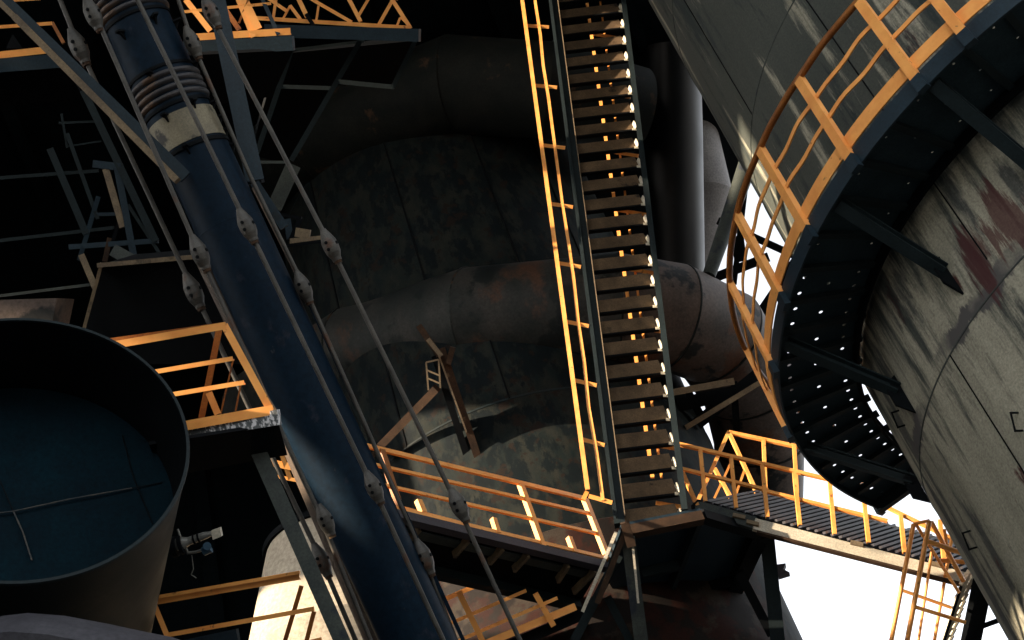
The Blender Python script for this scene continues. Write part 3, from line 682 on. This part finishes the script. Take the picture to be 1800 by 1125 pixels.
# ------------------------------------------------------------------ left railed platform
lp = thing('railed_platform', 'platform corner with orange railing and lime-streaked slab left of the blue pipe', 'platform', P(400, 740, 10.3))
dL = 10.2
slab_z = P(490, 735, dL).z
a, b = P(250, 775, dL), P(491, 736, dL)
bk = PZ(505, 780, slab_z)
MB().beam(P(262, 770, dL + .05), P(491, 733, dL), 27 * dL / F, .10).build('slab_edge', 'lime', lp)
MB().prism([PZ(262, 782, slab_z - .03), PZ(490, 746, slab_z - .03), PZ(505, 800, slab_z - .03), PZ(285, 840, slab_z - .03)], UP * .03).build('slab', 'dark', lp)
for a, b, w, dep in (((185, 609), (398, 572), 13, 0), ((240, 659), (410, 630), 8, 0), ((275, 698), (430, 672), 8, 0), ((295, 754), (481, 720), 17, -.02)):
    o_ = MB().angle(P(*a, dL + dep), P(*b, dL + dep), w * dL / F, .05, .012, hint=None); o_.build('toe_board' if w == 17 else ('top_rail' if w == 13 else 'middle_rail'), 'orange', lp)
stick(lp, 'top_rail', 'orange_shaded', (185, 599), (392, 570), 7, 10, dL + .02)
for a, b, w, m_, dd in (((394, 571), (476, 722), 13, 'orange', 0), ((385, 580), (354, 735), 11, 'orange_shaded', .3), ((367, 690), (383, 728), 12, 'orange', .15), ((410, 632), (388, 727), 3, 'orange_shaded', .3), ((424, 672), (414, 722), 3, 'orange_shaded', .3), ((205, 606), (218, 628), 10, 'orange', 0)):
    stick(lp, 'post', m_, a, b, w, 10, dL + dd, kind='angle')
stick(lp, 'corner_trim', 'tan', (402, 590), (484, 722), 6, 10, dL + .05)
o = thing('grey_green_beam', 'grey green inclined beam carrying the platform corner, lower left', 'beam', P(620, 1160, 10.6))
MB().ibeam(P(436, 752, 10.45), P(618, 1165, 10.3), .115, .12, .018).build('beam', 'greenbeam', o)

# lower left railing and lit hopper
ll = thing('low_railing', 'orange railing frame in front of the sunlit hopper, bottom left', 'railing', P(420, 1110, 10.5))
dQ = 10.5
stick(ll, 'top_rail', 'orange', (262, 1058), (527, 1012), 14, 12, dQ, kind='angle')
stick(ll, 'top_rail', 'orange', (262, 1052), (527, 1006), 6, 12, dQ - .03)
stick(ll, 'middle_rail', 'orange', (290, 1117), (552, 1070), 8, 8, dQ)
stick(ll, 'post', 'orange', (271, 1062), (305, 1145), 9, 9, dQ, kind='angle')
for a, b in (((530, 1030), (500, 1130)), ((552, 1075), (538, 1130))): stick(ll, 'brace', 'orange_shaded', a, b, 8, 6, dQ + .2)
stick(ll, 'toe_board', 'orange', (500, 1140), (565, 1124), 8, 8, dQ)
stick(ll, 'deck_beam', 'slate', (290, 1150), (420, 1122), 34, 20, dQ + .2)

HX = P(575, 1000, 15.5)
hp = thing('sunlit_hopper', 'chalky cream hopper wall in sunlight behind the low railing', 'hopper', V((HX.x, HX.y, 0)))
hz = P(560, 940, 15.5).z
pr = [(0, hz + .02), (.62, hz), (1.06, hz - 1.45), (.9, hz - 2.2), (.9, 0)]
MB().lathe(V((HX.x, HX.y, 0)), UP, pr, 90).build('hopper_shell', 'hopper', hp)
MB().lathe(V((HX.x, HX.y, 0)), UP, [(.60, hz + .05), (.66, hz + .05), (.66, hz - .02), (.60, hz - .02)], 60).build('rim', 'dark', hp)

# orange stub seen between beam and pipe
o = thing('railing_stub', 'small orange railing stub between the platform corner and the blue pipe', 'railing', P(500, 820, 13.6))
for a, b, w in (((486, 772), (510, 842), 8), ((470, 812), (520, 822), 12), ((475, 835), (525, 845), 6), ((490, 760), (500, 800), 5)): stick(o, 'rail', 'orange', a, b, w, 6, 13.6)

# ------------------------------------------------------------------ open-ended duct at lower left
RC = V(((38 - 900) / F * 9, (776 - 562.5) / F * 9, 9)); axc = V((-.27, .665, .70)).normalized(); rr = 288 * 9 / F
rcw, axw = W(RC), WD(axc)
od = thing('open_duct', 'wide open-ended dark duct with blue-grey lining at the lower left', 'duct', rcw)
MB().lathe(rcw, axw, [(rr, 0), (rr * .985, .8), (rr * .96, 2.6), (rr * .9, 4.5)], 110).build('outer_shell', 'duct_outer', od)
MB().lathe(rcw, axw, [(rr - .012, 0), (rr - .02, .75)], 110).build('inner_wall', 'dark', od)
MB().lathe(rcw, axw, [(rr - .014, -.004), (rr + .006, -.004), (rr + .01, .015), (rr - .014, .015), (rr - .014, -.004)], 110).build('rim_lip', 'teal', od)
dz = .72
pl = MB().lathe(rcw + axw * dz, axw, [(0, .02), (rr * .5, .02), (rr - .05, -.0), (rr - .02, .0)], 110).build('end_plate', 'inner', od)
def on_plate(px, py):
    k = WD(V(((px - 900) / F, (py - 562.5) / F, 1))); c = rcw + axw * (dz - .006)
    return CAM + k * ((c - CAM).dot(axw) / k.dot(axw))
for pts in ([(-30, 905), (15, 900), (28, 898), (120, 878), (232, 858)], [(24, 900), (40, 935), (56, 985)], [(215, 765), (235, 840), (268, 920)], [(232, 858), (285, 848)], [(0, 845), (24, 900)]):
    MB().tube([on_plate(*p) for p in pts], .006 if pts[0][0] in (-30, 24) else .004, 6).build('weld_seam', 'seam' if pts[0][0] in (-30, 24) else 'dark', pl)

# valve instrument hanging on the duct's flank
vi = thing('valve_gauge', 'small grey valve with a blue gauge sticking out beside the open duct', 'valve', P(305, 960, 10.3))
dV = 10.25
MB().tube([P(302, 962, dV), P(311, 960, dV)], .075, 24).build('flange', 'dark', vi)
MB().tube([P(316, 959, dV), P(322, 957, dV)], .07, 24).build('flange', 'dark', vi)
MB().tube([P(310, 958, dV), P(322, 954, dV), P(332, 951, dV), P(358, 942, dV), P(372, 938, dV)], [.045, .045, .03, .028, .018], 16).build('barrel', 'gauge', vi)
for x, y in ((340, 949), (348, 946)): MB().tube([P(x, y, dV), P(x + 3, y - 1, dV)], .036, 16).build('collar', 'dark', vi)
MB().prism([P(371, 933, dV), P(386, 928, dV), P(389, 943, dV), P(374, 949, dV)], WD(V((0, 0, .06)))).build('head', 'pale', vi)
MB().tube([P(357, 970, dV), P(370, 963, dV)], [.032, .036], 16).build('gauge_body', 'blue', vi)
MB().tube([P(364, 960, dV - .02), P(364, 960, dV - .05)], .03, 16).build('gauge_face', 'blue', vi)
MB().tube([P(326, 962, dV), P(330, 972, dV), P(345, 970, dV), P(358, 966, dV)], .01, 8).build('copper_line', 'gauge', vi)
MB().tube([P(318, 948, dV), P(312, 930, dV)], .01, 8).build('stem', 'gauge', vi)
MB().tube([P(337, 976, dV), P(340, 1000, dV), P(336, 1010, dV), P(345, 1016, dV)], .004, 6).build('wire', 'gauge', vi)

# grey lagging at the very bottom left
gl = thing('grey_cover', 'rounded grey cover at the bottom left corner', 'cover', P(100, 1200, 7.5))
sec = [(-80, 1098), (0, 1083), (45, 1078), (110, 1083), (190, 1098), (250, 1111), (300, 1121), (340, 1135), (360, 1180), (-80, 1180)]
d0 = 7.6
mb = MB(); rows = []
for k, (dd, sh) in enumerate(((d0 - .25, 14), (d0 - .1, 3), (d0 + .04, 2), (d0 + .3, 40), (d0 + .8, 130))):
    rows.append([P(x, y + sh, d0) + WD(V((0, 0, dd - d0))) for x, y in sec])
n = len(sec)
mb.add([q for r_ in rows for q in r_], [(i * n + j, i * n + (j + 1) % n, (i + 1) * n + (j + 1) % n, (i + 1) * n + j) for i in range(4) for j in range(n)], True)
mb.add(rows[0], [tuple(range(n))]); mb.add(rows[-1], [tuple(range(n))])
mb.build('cover_shell', 'grey', gl)

# ------------------------------------------------------------------ upper left platforms and boom
ua = thing('upper_platform', 'slate platform edge with orange rails at the top left corner', 'platform', P(50, 110, 15))
stick(ua, 'edge_beam', 'slate', (-40, 118), (114, 106), 24, 30, 15)
for a, b, w in (((-40, 50), (91, 41), 6), ((-40, 101), (89, 87), 12), ((-40, 4), (70, -3), 6)): stick(ua, 'rail', 'orange', a, b, w, 6, 15)
stick(ua, 'post', 'orange_shaded', (92, 40), (112, 76), 6, 6, 15.1)
MB().prism([PZ(x_, y_, P(-40, 130, 15.05).z) for x_, y_ in ((-40, 130), (114, 118), (150, 175), (-40, 190))], UP * .05).build('slab', 'dark', ua)
MB().prism([P(10, 85, 15.6), P(22, 60, 15.6), P(40, 85, 15.6)], V((0, .2, 0))).build('cone_cap', 'dark', ua)

ub = thing('upper_platform', 'slate platform edge with dense orange railing right of the bellows, top', 'platform', P(430, 80, 14))
dU = 14.
stick(ub, 'edge_beam', 'slate', (318, 86), (516, 76), 25, 30, dU)
MB().prism([PZ(x_, y_, P(515, 88, dU).z - .02) for x_, y_ in ((320, 98), (515, 88), (478, 170), (330, 190))], UP * .05).build('slab', 'dark', ub)
for a, b, w, m_ in (((330, 66), (511, 55), 12, 'orange'), ((320, 21), (476, 6), 5, 'orange'), ((412, -20), (446, 66), 10, 'orange'), ((424, -10), (454, 52), 15, 'orange'), ((395, 15), (421, 53), 9, 'orange_shaded'), ((327, 0), (370, 55), 10, 'orange'), ((440, -8), (420, 40), 4, 'orange_shaded'), ((455, -15), (490, 62), 7, 'slate')):
    stick(ub, 'rail', m_, a, b, w, 8, dU - .05 if w != 9 else dU + .2, kind='angle' if w > 9 else 'beam')

bo = thing('lattice_boom', 'dark beam with an orange lattice on top, upper left of the stairway', 'boom', P(600, 60, 18))
dO = 18.
stick(bo, 'main_beam', 'slate', (470, 54), (738, 62), 22, 60, dO)
stick(bo, 'lower_chord', 'orange', (440, 31), (722, 49), 7, 7, dO)
for a, b, w in (((520, -12), (540, 30), 8), ((545, -3), (618, 39), 6), ((610, -8), (634, 38), 7), ((655, -14), (630, 28), 5), ((692, -3), (666, 43), 6), ((688, -3), (722, 50), 7), ((703, 32), (698, 45), 4), ((704, 30), (720, 46), 4), ((560, 10), (556, 36), 4), ((510, 10), (497, 34), 4), ((510, 10), (528, 34), 6), ((470, -4), (505, 20), 6), ((455, -10), (478, -2), 5), ((640, -20), (700, -2), 6), ((485, 0), (480, 34), 5)):
    stick(bo, 'lattice_bar', 'orange', a, b, w, w, dO)
stick(bo, 'hook', 'dark', (538, 25), (560, 58), 7, 7, dO - .1)
fu = thing('floor_frame', 'dark green floor framing seen from below under the lattice boom', 'frame', P(600, 150, 18.5))
for a, b, w in (((632, 74), (512, 282), 9), ((730, 72), (690, 154), 8), ((490, 152), (584, 155), 7), ((590, 143), (692, 153), 8), ((513, 86), (452, 268), 9), ((458, 285), (502, 285), 5), ((516, 88), (640, 72), 5), ((516, 290), (482, 366), 26)):
    stick(fu, 'joist', 'teal' if w < 20 else 'greenbeam', a, b, w, w + 4, 18.4)
MB().prism([PZ(x_, y_, P(490, 95, 18.6).z + .1) for x_, y_ in ((490, 95), (725, 72), (690, 150), (590, 150), (500, 290), (440, 270))], UP * .1).build('floor_plate', 'dark', fu)

# left dark steel tower
tw = thing('steel_tower', 'dark teal steel tower frame behind the rods at left', 'tower', P(210, 450, 15))
for a, b, w, m_ in (((147, 160), (274, 425), 13, 'teal'), ((186, 298), (216, 400), 12, 'tan'), ((206, 295), (236, 455), 12, 'slate'), ((165, 288), (214, 294), 13, 'slate'), ((-20, 314), (173, 300), 6, 'teal'), ((88, 262), (152, 412), 12, 'teal'), ((118, 235), (172, 385), 7, 'teal'), ((173, 345), (139, 458), 8, 'slate'), ((214, 374), (198, 425), 6, 'dark'), ((163, 377), (212, 376), 6, 'slate'), ((143, 448), (170, 512), 11, 'tan'), ((122, 434), (278, 423), 9, 'slate'), ((104, 216), (178, 213), 4, 'teal'), ((120, 257), (178, 248), 3, 'teal'), ((193, 418), (184, 460), 9, 'rust'), ((200, 440), (236, 460), 22, 'greenbeam'), ((-20, 425), (200, 400), 6, 'teal'), ((0, 520), (160, 500), 5, 'teal'), ((108, 200), (118, 260), 4, 'teal'), ((225, 360), (290, 460), 6, 'teal')):
    stick(tw, 'member', m_, a, b, w, w, 15.2)  # tan members carry their sunlight in the colour
hd = thing('dark_hood', 'black plate hood with tan rim behind the platform railing', 'hood', P(260, 600, 13.5))
dH = 13.6
MB().prism([P(180, 464, dH), P(405, 446, dH), P(470, 640, dH + .3), P(128, 640, dH + .3)], WD(V((0, -.15, 1.2)))).build('hood_shell', 'dark', hd)
stick(hd, 'rim', 'tan', (176, 466), (405, 446), 8, 40, dH - .02)
stick(hd, 'rim', 'tan', (179, 462), (140, 605), 6, 12, dH - .02)
bx = thing('small_bin', 'grey brown sheet bin just above the rim of the open duct', 'bin', P(40, 570, 12.5))
MB().prism([P(-30, 528, 12.5), P(100, 524, 12.5), P(80, 620, 12.5), P(-30, 620, 12.5)], WD(V((0, 0, .5)))).build('bin_shell', 'duct', bx)
kk = thing('bracket_cluster', 'lit bracket and clamp right of the blue pipe, under the slate beam', 'bracket', P(520, 420, 13))
for a, b, w, m_ in (((470, 372), (530, 384), 6, 'dark'), ((528, 384), (510, 425), 9, 'dark'), ((497, 433), (572, 423), 6, 'dark'), ((510, 425), (565, 420), 12, 'tan'), ((520, 408), (545, 412), 16, 'tan'), ((505, 385), (510, 420), 12, 'slate')):
    stick(kk, 'piece', m_, a, b, w, 14, 13.)
